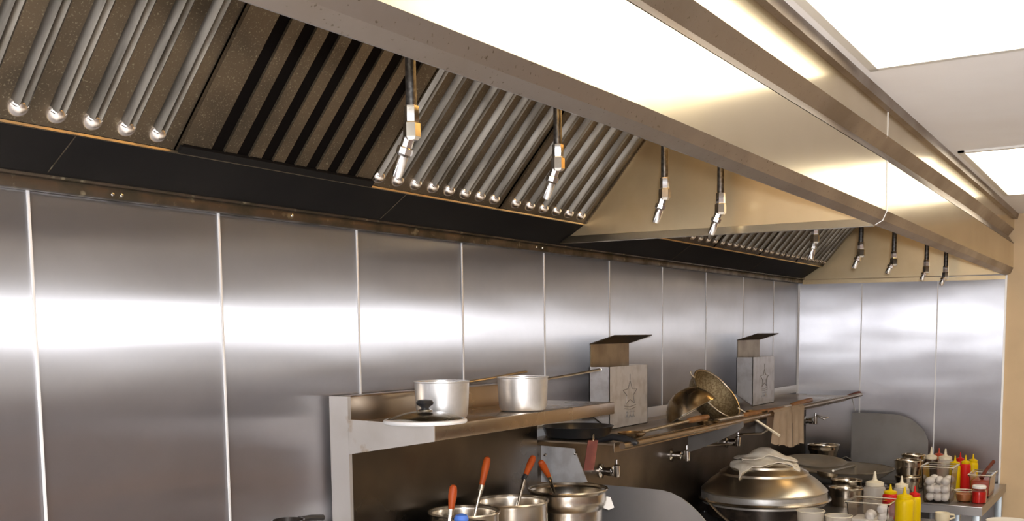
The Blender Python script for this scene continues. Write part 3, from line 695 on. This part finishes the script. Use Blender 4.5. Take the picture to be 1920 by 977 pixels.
def towel(pts, label, seed):
    rr = random.Random(seed); Yf = -.424
    P = [at(x, y, Y=Yf) for x, y in pts]     # tl, tr, br, bl
    b = NEW(); nx, nz = 12, 14; g = []
    for j in range(nz+1):
        row = []
        for i in range(nx+1):
            p = P[0].lerp(P[1], i/nx).lerp(P[3].lerp(P[2], i/nx), j/nz)
            row.append(p+V((0, .008*math.sin(i*1.3+seed)*j/nz-.002*j/nz, .004*math.sin(i*2+seed)*(j == nz))))
        g.append(row)
    top = [[q+V((0, .010, .010)) for q in g[0]], [q+V((0, .024, .006)) for q in g[0]], [q+V((0, .034, -.02)) for q in g[0]], [q+V((0, .036, -.08)) for q in g[0]]]
    rows = top[::-1]+g
    vs = [[b.verts.new(q) for q in r] for r in rows]
    for r1, r2 in zip(vs, vs[1:]):
        for i in range(nx): b.faces.new((r1[i], r1[i+1], r2[i+1], r2[i]))
    bmesh.ops.solidify(b, geom=list(b.faces), thickness=.003)
    tag(obj('towel', b, 'towel', org=P[3]), label, 'towel', 'towels hanging over the rail')
towel([(1452, 774), (1484, 766), (1483, 838), (1447, 832)], 'wider tan towel hanging over the shelf rail, left one', 1)
towel([(1485, 766), (1508, 761), (1507, 829), (1484, 837)], 'narrow tan towel hanging over the rail, right one', 4)

# swing faucets on the backsplash
def faucet(wall, cyl, arm, Yc, label):
    a = at(*wall, Y=-.0615); c = at(*cyl, Y=Yc)
    t = thing('swing_faucet', label, 'faucet', a, 'wok faucets on the backsplash')
    obj('wall_flange', lathe(NEW(), [(0, 0), (.028, 0), (.028, .006), (.016, .012), (.014, .03), (.018, .032), (.018, .05), (.010, .052), (0, .052)], a, (0, -1, 0), 16), 'chrome', t)
    obj('neck', tube(NEW(), [a+V((0, -.04, 0)), V((c.x, c.y, a.z))], .008, 10), 'chrome', t)
    obj('valve_body', lathe(NEW(), [(0, -.028), (.012, -.028), (.0135, -.02), (.0135, .016), (.007, .022), (.006, .04), (0, .042)], c, n=14), 'chrome', t)
    if arm:
        P = [c+ZZ*.03]+[at(x, y, Y=Yy) for x, y, Yy in arm]
        obj('swing_arm', tube(NEW(), P, .005, 8), 'wire', t)
faucet((1126, 883), (1156, 881), None, -.13, 'chrome faucet valve beside the largest inset pot')
faucet((1258, 853), (1288, 852), [(1310, 836, -.17), (1372, 832, -.20)], -.14, 'chrome swing faucet in middle of backsplash, thin arm pointing right')
faucet((1362, 829), (1384, 826), [(1392, 814, -.16), (1428, 813, -.22), (1445, 803, -.26), (1458, 800, -.28), (1467, 804, -.29), (1469, 814, -.29)], -.13, 'chrome swing faucet with hooked spout just left of the towels')
faucet((1508, 789), (1529, 787), [(1535, 781, -.15), (1545, 786, -.18), (1557, 781, -.20), (1557, 792, -.20)], -.13, 'dark swing faucet in the far corner right of the towels')

# ------------------------------------------------------------------ steamer pot, lid and cloth
c = V((3.40, -.345, 0))
t = thing('steamer_pot', 'wide steamer pot with silver ring standing on the wok range', 'pot', (c.x, c.y, .815))
obj('pot_body', lathe(NEW(), shell([(0, .815), (.22, .815), (.255, .83), (.262, .885)], .003), (c.x, c.y, 0), n=56), 'pot_dark', t)
obj('steamer_ring', lathe(NEW(), [(.262, .882), (.280, .884), (.284, .90), (.284, .934), (.276, .936), (.274, .90), (.262, .884)], (c.x, c.y, 0), n=56), 'aluminium', t)
obj('rolled_rim', lathe(NEW(), [(.284, .893), (.298, .899), (.302, .905), (.298, .911), (.284, .906)], (c.x, c.y, 0), n=56), 'pot', t)
P = [at(x, y, Y=-.62) for x, y in [(1336, 925), (1352, 927), (1364, 934), (1370, 945)]]
ang = [math.radians(a) for a in (140, 150, 160, 170)]
obj('handle', tube(NEW(), [(c.x+.296*math.cos(a), c.y+.296*math.sin(a), .915-.03*k_) for k_, a in enumerate(ang)], .006, 8), 'wire', t)
ZL = .940
t = thing('steamer_lid', 'big domed aluminium lid with stepped rings covering the steamer pot', 'lid', (c.x, c.y, ZL))
top_z = at(1427, 862, X=3.40).z
h = max(.09, min(.16, top_z-ZL))
R_ = .283
pr = [(R_, .0), (R_+.003, .004), (R_, .009), (R_*.93, h*.20), (R_*.86, h*.34), (R_*.735, h*.52), (R_*.715, h*.545), (R_*.705, h*.62), (R_*.68, h*.655), (R_*.575, h*.765), (R_*.555, h*.785), (R_*.548, h*.85), (R_*.52, h*.875), (R_*.42, h*.94), (R_*.2, h*.99), (0, h)]
obj('dome', lathe(NEW(), pr+[(r*.985, z-.004) for r, z in pr[::-1][1:]], (c.x, c.y, ZL), n=64), 'lid_alu', t)
obj('knob', lathe(NEW(), [(0, h-.002), (.02, h-.002), (.016, h+.006), (.022, h+.012), (0, h+.015)], (c.x, c.y, ZL), n=20), 'lid_alu', t)
# folded white cloth over the top of the lid
def lid_z(r):
    for (r1, z1), (r2, z2) in zip(pr, pr[1:]):
        if r2 <= r <= r1: return ZL+z1+(z2-z1)*(r1-r)/max(1e-6, r1-r2)
    return ZL
b = NEW(); g = []
nx, ny = 34, 16
u1 = RH; v1 = FH
rr = random.Random(5)
for layer, (a0, a1, d0, d1, off) in enumerate([(-.150, .135, -.105, .09, .006), (-.125, .130, -.075, .085, .020)]):
    g = []
    for j in range(ny+1):
        row = []
        for i in range(nx+1):
            a = a0+(a1-a0)*i/nx; d = d0+(d1-d0)*j/ny
            a += .010*math.sin(j*.45+layer); d += .014*math.sin(i*.33+layer*2)-(.05*(1-i/nx)**2 if layer == 0 else .0)
            r = math.hypot(a, d)
            z = lid_z(min(r, .27))+off+.004*math.sin(i*.5+j*.3+layer)*math.sin(j*.4)+(.016+.010*layer)*math.exp(-((a-.0)/.08)**2-(d/.06)**2)+.0015*math.sin(i*.9+j)
            z += .016*math.exp(-(r/.05)**2)
            row.append(b.verts.new(V((c.x, c.y, 0))+u1*a+v1*d+ZZ*z))
        g.append(row)
    fs = []
    for r1, r2 in zip(g, g[1:]):
        for i in range(nx): fs.append(b.faces.new((r1[i], r1[i+1], r2[i+1], r2[i])))
    bmesh.ops.recalc_face_normals(b, faces=fs)
    bmesh.ops.solidify(b, geom=fs, thickness=.004)
tag(obj('folded_cloth', b, 'cloth', org=(c.x, c.y, ZL+h), smooth=60), 'folded off white cloth draped over the top of steamer lid', 'cloth')

# ------------------------------------------------------------------ right wok with basin, lid and pots behind
c = V((4.42, -.43, 0)); ZB = .93; R_ = .272
t = thing('wok_basin', 'wide shallow steel wok with ladle in it on the far burner', 'wok', (c.x, c.y, .815))
obj('burner_ring', lathe(NEW(), [(.13, .815), (.19, .815), (.185, .86), (.17, .862), (.165, .84), (.13, .83)], (c.x, c.y, 0), n=40), 'pot_dark', t)
obj('basin', lathe(NEW(), shell([(0, ZB-.098), (.08, ZB-.092), (.16, ZB-.066), (.225, ZB-.034), (R_, ZB)], .0035), (c.x, c.y, 0), n=56), 'basin', t)
obj('rolled_rim', lathe(NEW(), [(R_-.003, ZB-.003), (R_+.003, ZB-.002), (R_+.004, ZB+.002), (R_-.002, ZB+.003), (R_-.003, ZB-.003)], (c.x, c.y, 0), n=56), 'wire', t)
a = at(1562, 883, Y=-.55); e = at(1604, 872, Y=-.44)
t = thing('basin_ladle', 'steel ladle lying inside the wide wok', 'ladle', a)
obj('shaft', tube(NEW(), [a, a.lerp(e, .5), e], .006, 8), 'wire', t)
obj('ladle_bowl', lathe(NEW(), shell([(0, -.022), (.03, -.018), (.045, -.006), (.05, .004)], .002), a+V((-.03, .02, -.012)), (.2, -.1, 1), 24), 'wire', t)
# curved lid leaning in the left of the wok
a = at(1484, 868, Z=.962); e = at(1574, 858, Z=.972)
c2 = (a+e)/2; R2 = (e-a).length/2
nn = (ZZ+RH*.02-FH*.10).normalized()
t = thing('wok_lid', 'shallow round steel lid lying in left side of the wide wok', 'lid', c2)
obj('lid_dish', lathe(NEW(), shell([(0, -.035), (R2*.5, -.03), (R2*.85, -.014), (R2, 0)], .003), c2, nn, 44), 'basin', t)
obj('lid_handle', tube(NEW(), [e+V((0, -.01, -.004)), e+V((.02, -.03, .004)), e+V((.025, -.06, -.014))], .004, 8), 'black_plastic', t)
inset_pot((4.79, -.235), .088, 1.012, 'small steel pot in the far corner behind the wide wok', z0=.815, band=.03, group='small pots around the wide wok')
inset_pot((4.44, -.775), .062, .905, 'lower of two stacked shiny pots right of the wide wok', z0=.815, band=.03, group='small pots around the wide wok')
inset_pot((4.44, -.775), .067, .990, 'upper of two stacked shiny pots right of the wide wok', z0=.908, band=.04, group='small pots around the wide wok')
inset_pot((4.62, -.765), .060, 1.000, 'shiny pot behind the tall one, beside the round splash guard', z0=.815, band=.04, group='small pots around the wide wok')
inset_pot((3.875, -.600), .080, .905, 'shiny pot in front of the wide wok, right of steamer lid', z0=.815, band=.05, group='small pots around the wide wok')
inset_pot((4.06, -.555), .074, .918, 'pot with dark brown contents just before the wide wok', z0=.815, band=.04, group='small pots around the wide wok')
# shallow pan behind the bottles
inset_pot((4.10, -.735), .07, .897, 'low dark pan between the clear squeeze bottles', z0=.815, band=.03, m_='pot_dark', group='small pots around the wide wok')

# ================================================================== PREP COUNTER IN FRONT (below the photo edge)
CZ = .775
pc = thing('prep_counter', 'low steel prep counter carrying bottles and tubs, bottom of photo', 'counter', (3.3, -.98, 0))
obj('worktop', box((2.72, -1.12, CZ-.03), (3.92, -.845, CZ), .004), 'table', pc)
obj('worktop_front', box((2.72, -.845, CZ-.03), (WX0+.9, -.83, CZ), .002), 'table', pc)
for x in (2.78, 3.86):
    for y in (-1.08, -.88): obj('leg', box((x-.016, y-.016, 0), (x+.016, y+.016, CZ-.028)), 'leg', pc)
CZ2 = .816
def cup(px_l, px_r, z1, z0, label, m_='frosted', fill=None):
    a = at(*px_l, Z=z1); b_ = at(*px_r, Z=z1); c = (a+b_)/2; r = (a-b_).length/2; h = z1-z0
    t = thing('deli_cup', label, 'cup', (c.x, c.y, z0), 'plastic deli cups')
    obj('cup_wall', lathe(NEW(), shell([(0, 0), (r*.80, 0), (r*.84, .004), (r*.97, h-.006), (r, h-.004), (r, h)], .002), (c.x, c.y, z0), n=36), m_, t)
    obj('rim', lathe(NEW(), [(r-.002, h-.004), (r+.002, h-.003), (r+.002, h+.001), (r-.002, h+.001), (r-.002, h-.004)], (c.x, c.y, z0), n=36), 'cream', t)
    if fill: obj('contents', lathe(NEW(), [(0, .003), (r*.80, .003), (r*.90, h*.6), (0, h*.62)], (c.x, c.y, z0), n=30), fill, t)
    return c, r
cup((1494, 957), (1546, 957), .925, CZ2, 'clear plastic deli cup in front of the steamer pot', 'frosted')
cup((1547, 966), (1598, 967), .912, CZ2, 'milky plastic deli cup right of the clear one', 'frosted', 'sauce_pale')
# clear square tub with eggs
a = at(1592, 943, Z=.908); e = at(1662, 953, Z=.908)
def tub(x0, x1, y0, y1, z0, z1, name, label, m_='clear', taper=.008):
    t = thing(name, label, 'container', ((x0+x1)/2, (y0+y1)/2, z0))
    b = NEW(); th = .0025
    def ring(z, k, ins): return [(x0+k+ins, y0+k+ins, z), (x1-k-ins, y0+k+ins, z), (x1-k-ins, y1-k-ins, z), (x0+k+ins, y1-k-ins, z)]
    secs_ = [ring(z0, taper, 0), ring(z1-.010, 0, 0), ring(z1-.008, -.006, 0), ring(z1, -.006, 0), ring(z1, 0, th), ring(z0+th, taper, th)]
    rs = [[b.verts.new(V(p)) for p in s_] for s_ in secs_]
    for p, q in zip(rs, rs[1:]):
        for i in range(4): b.faces.new((p[i], p[(i+1) % 4], q[(i+1) % 4], q[i]))
    b.faces.new(rs[0][::-1]); b.faces.new(rs[-1])
    obj('tub_wall', b, m_, t)
    b = NEW(); k_ = .007
    tube(b, [(x0-k_, y0-k_, z1), (x1+k_, y0-k_, z1), (x1+k_, y1+k_, z1), (x0-k_, y1+k_, z1), (x0-k_, y0-k_, z1)], .0022, 6)
    obj('rim_edge', b, 'cream', t)
    return t
tb = [at(1590, 937, Z=.915), at(1612, 929, Z=.915), at(1678, 938, Z=.915), at(1660, 949, Z=.915)]
x0 = (tb[0].x+tb[3].x)/2; x1_ = (tb[1].x+tb[2].x)/2; y1_ = (tb[0].y+tb[1].y)/2; y0_ = (tb[2].y+tb[3].y)/2
TX0, TX1, TY0, TY1 = x0, x1_, y0_, y1_
tub(TX0, TX1, TY0, TY1, CZ2, .915, 'food_tub', 'clear square plastic tub of peeled eggs, left of yellow bottles')
def egg_mesh(r=.0215, k=1.28):
    return lathe(NEW(), [(0, -r)]+[(r*math.sin(a)*(1-.06*math.cos(a)), (-math.cos(a) if a < PI/2 else -math.cos(a)*k)*r) for a in [i*PI/12 for i in range(1, 12)]]+[(0, r*k)], (0, 0, 0), n=20)
egg0 = obj('egg', egg_mesh(), 'egg'); tag(egg0, 'white egg on top of the clear square tub', 'egg', 'eggs in the clear square tub')
egg0.location = (TX0+.045, TY0+.035, .885); egg0.rotation_euler = (1.3, 0, .4)
cx_, cy_ = (TX0+TX1)/2, (TY0+TY1)/2
for i, (dx, dy, dz) in enumerate([(.04, .02, -.035), (.09, .03, -.038), (.045, .075, -.036), (.10, .08, -.036)]):
    if TX0+dx < TX1-.02 and TY0+dy < TY1-.015:
        o = egg0.copy(); COL.objects.link(o); o.location = (TX0+dx, TY0+dy+.01, .885+dz); o.rotation_euler = (1.2, .3*i, i)
        o['label'] = 'white egg lower down inside the clear square tub'
obj('filler', box((TX0+.012, TY0+.012, CZ2+.004), (TX1-.012, TY1-.012, CZ2+.022), .004), 'white').name = 'peeled_garlic'
tag(bpy.data.objects['peeled_garlic'], 'pale layer of food at the bottom of clear square tub', 'food')

# squeeze bottles
def bottle_geo(r, h, hn):
    body = [(0, 0), (r*.92, 0), (r, .006), (r, h*.86), (r*.97, h*.93), (r*.80, h*.985), (r*.72, h)]
    cap = [(r*.80, h-.002), (r*.84, h), (r*.84, h+hn*.22), (r*.62, h+hn*.30), (r*.30, h+hn*.36), (r*.20, h+hn*.45), (r*.09, h+hn), (0, h+hn)]
    return body, cap
def bottle(px_l, px_r, ysh, ytip, zsh, z0, body_m, cap_m, label, band=None):
    """px_l/px_r: pixels of the shoulder's left and right edge; zsh its height"""
    a = at(px_l, ysh, Z=zsh); b_ = at(px_r, ysh, Z=zsh); c = (a+b_)/2; r = (a-b_).length/2
    tip = at((px_l+px_r)/2, ytip, X=c.x).z
    t = thing('squeeze_bottle', label, 'bottle', (c.x, c.y, z0), 'squeeze bottles')
    h = zsh-z0; body, cap = bottle_geo(r, h, max(.03, tip-zsh))
    obj('bottle_body', lathe(NEW(), body, (c.x, c.y, z0), n=28), body_m, t)
    obj('nozzle_cap', lathe(NEW(), cap, (c.x, c.y, z0), n=24), cap_m, t)
    if band: obj('contents', lathe(NEW(), [(r*1.004, .01), (r*1.004, h*band)], (c.x, c.y, z0), n=28), 'soy', t)
    return c
bottle(1679, 1713, 934, 913, .938, CZ, 'yellow', 'yellow', 'large yellow squeeze bottle with yellow cap nearest the camera')
bottle(1703, 1727, 930, 911, .925, CZ, 'yellow', 'red', 'yellow squeeze bottle with a red cap beside the egg container')
bottle(1655, 1684, 925, 908, .930, CZ2, 'red', 'yellow', 'red squeeze bottle with a yellow cap behind the clear tub')
bottle(1620, 1660, 910, 884, .948, CZ2, 'frosted', 'cream', 'clear squeeze bottle with cream cap left of the red one')
bottle(1676, 1705, 913, 892, .935, CZ2, 'frosted', 'cream', 'clear squeeze bottle with cream cap between red and yellow bottles')

# ------------------------------------------------------------------ steel table by the end wall
TZ = .818
tX0, tX1, tY0, tY1 = 4.11, 4.99, -1.182, -.83
tt = thing('steel_table', 'steel side table with eggs and sauces against the end wall', 'table', ((tX0+tX1)/2, (tY0+tY1)/2, 0))
obj('tabletop', box((tX0, tY0, TZ-.006), (tX1, tY1, TZ), .002), 'table', tt)
obj('apron', box((tX0+.002, tY0+.002, TZ-.045), (tX1-.002, tY1-.002, TZ-.006)), 'table', tt)
for x in (tX0+.03, tX1-.05):
    for y in (tY0+.03, tY1-.04): obj('leg', box((x-.018, y-.018, 0), (x+.018, y+.018, TZ-.04), .003), 'leg', tt)
obj('leg', box((tX0+.20, tY0+.13, 0), (tX0+.236, tY0+.166, TZ-.04), .003), 'leg', tt)
obj('undershelf', box((tX0+.02, tY0+.02, .30), (tX1-.05, tY1-.02, .315)), 'table', tt)
# egg container
EX0, EX1, EY0, EY1 = 4.135, 4.30, -1.038, -.900
tub(EX0, EX1, EY0, EY1, TZ+.001, TZ+.180, 'egg_container', 'tall clear container full of white eggs on the steel table', taper=.010)
k_ = 0
pos = []
for lay in range(3):
    for i in range(3):
        for j in range(3):
            if lay == 2 and (i+j) % 2: continue
            pos.append((EX0+.036+i*.046+(lay % 2)*.003, EY0+.036+j*.034*1.0+(lay % 2)*.002, TZ+.026+lay*.040))
r_ = random.Random(3)
for i, (x, y, z) in enumerate(pos):
    o = egg0.copy(); COL.objects.link(o); o.location = (x, y, z); o.rotation_euler = (r_.uniform(1.1, 1.9), r_.uniform(-.4, .4), r_.uniform(0, 6))
    o.scale = (.95, .95, .95)
    o['group'] = 'eggs in the tall container'
    row = ('bottom', 'middle', 'top')[0 if z < TZ+.05 else (1 if z < TZ+.09 else 2)]
    o['label'] = 'white egg in the %s layer of the tall clear container' % row
# bottles at the back of the table
bottle(1780, 1801, 871, 854, .955, TZ, 'yellow', 'yellow', 'leftmost slim yellow squeeze bottle on the steel table')
bottle(1801, 1820, 869, 853, .960, TZ, 'red', 'yellow', 'red squeeze bottle with yellow cap between two yellow ones')
bottle(1815, 1834, 866, 851, .955, TZ, 'yellow', 'yellow', 'rightmost slim yellow squeeze bottle on the steel table')
bottle(1792, 1809, 863, 848, .958, TZ, 'red', 'red', 'all red squeeze bottle behind the slim yellow ones')
bottle(1733, 1759, 860, 838, .975, TZ, 'soy', 'cream', 'dark sauce squeeze bottle with cream cap behind the eggs')
bottle(1750, 1771, 855, 840, .985, TZ, 'sauce_orange', 'sauce_red', 'brownish squeeze bottle behind the two cream capped ones')
bottle(1758, 1787, 861, 841, .975, TZ, 'frosted', 'cream', 'clear squeeze bottle with cream cap right of dark sauce bottle')
# sauce tub, glass jar, bowl
p = at(1848, 925, Z=TZ)
t = tub(4.42, 4.62, -1.172, -1.075, TZ+.001, TZ+.115, 'sauce_tub', 'clear plastic tub of dark red sauce at the table edge', 'clear', .006)
obj('sauce', box((4.43, -1.164, TZ+.005), (4.61, -1.083, TZ+.082), .003), 'sauce_red', t)
a = at(1843, 893, Y=-1.13); e = at(1862, 878, Y=-1.15)
tag(obj('serving_spoon', tube(NEW(), [V((4.50, -1.12, TZ+.09)), V((4.54, -1.135, TZ+.125)), V((4.62, -1.16, TZ+.165))], [.012, .008, .009], 10), 'wood_red', org=(4.5, -1.12, TZ+.09)), 'dark spoon handle sticking out of the red sauce tub', 'spoon')
c = at(1834, 940, Z=TZ); c = V((4.235, -1.148, TZ))
t = thing('glass_jar', 'glass jar of red sauce with white lid at table corner', 'jar', c)
obj('jar_glass', lathe(NEW(), shell([(0, 0), (.031, 0), (.034, .004), (.034, .062), (.031, .070), (.029, .076)], .002), c, n=32), 'clear', t)
obj('red_sauce', lathe(NEW(), [(0, .003), (.030, .003), (.0315, .006), (.0315, .058), (0, .060)], c, n=32), 'red', t)
obj('lid', lathe(NEW(), [(0, .074), (.031, .074), (.032, .076), (.032, .086), (.029, .089), (0, .089)], c, n=32), 'white', t)
c = V((4.25, -1.080, TZ))
t = thing('sauce_bowl', 'plastic bowl of orange brown sauce beside the glass jar', 'bowl', c)
obj('bowl_wall', lathe(NEW(), shell([(0, 0), (.028, 0), (.034, .006), (.044, .045), (.046, .056)], .002), c, n=36), 'clear', t)
obj('sauce', lathe(NEW(), [(0, .003), (.026, .003), (.032, .008), (.040, .040), (0, .042)], c, n=32), 'sauce_orange', t)
obj('rim', lathe(NEW(), [(.044, .054), (.049, .055), (.049, .058), (.044, .058), (.044, .054)], c, n=36), 'cream', t)

# cups on the counter below the table, plate at the corner
def mug(c, r, h, label):
    t = thing('coffee_cup', label, 'cup', c)
    obj('cup_wall', lathe(NEW(), shell([(0, 0), (r*.8, 0), (r*.92, .006), (r, h*.5), (r, h)], .004), c, n=32), 'cup', t)
    obj('contents', lathe(NEW(), [(0, h-.008), (r-.005, h-.008)], c, n=32), 'white', t)
    obj('handle', tube(NEW(), [V(c)+RH*(r-.003)+ZZ*h*.8, V(c)+RH*(r+.02)+ZZ*h*.75, V(c)+RH*(r+.024)+ZZ*h*.45, V(c)+RH*(r-.003)+ZZ*h*.25], .005, 8), 'cup', t)
pc2 = thing('low_trolley', 'low steel trolley under the table front, bottom right of photo', 'trolley', (3.72, -1.2, 0))
obj('trolley_top', box((3.35, -1.42, .70), (4.06, -1.13, .72), .004), 'table', pc2)
for x in (3.40, 4.02):
    for y in (-1.38, -1.16): obj('leg', box((x-.014, y-.014, 0), (x+.014, y+.014, .70)), 'leg', pc2)
a = at(1752, 966, Z=.80)
mug(V((3.86, -1.045, CZ)), .033, .045, 'cream cup with a spoon in it, below the egg container')

c = at(1893, 977, Z=.745)
t = thing('plate', 'white round plate rim at the bottom right corner of photo', 'plate', (c.x, c.y, .72))
obj('plate_dish', lathe(NEW(), [(0, 0), (.05, 0), (.06, .004), (.105, .022), (.106, .025), (.103, .026), (.06, .010), (0, .007)], (c.x, c.y, .72), n=48), 'white', t)
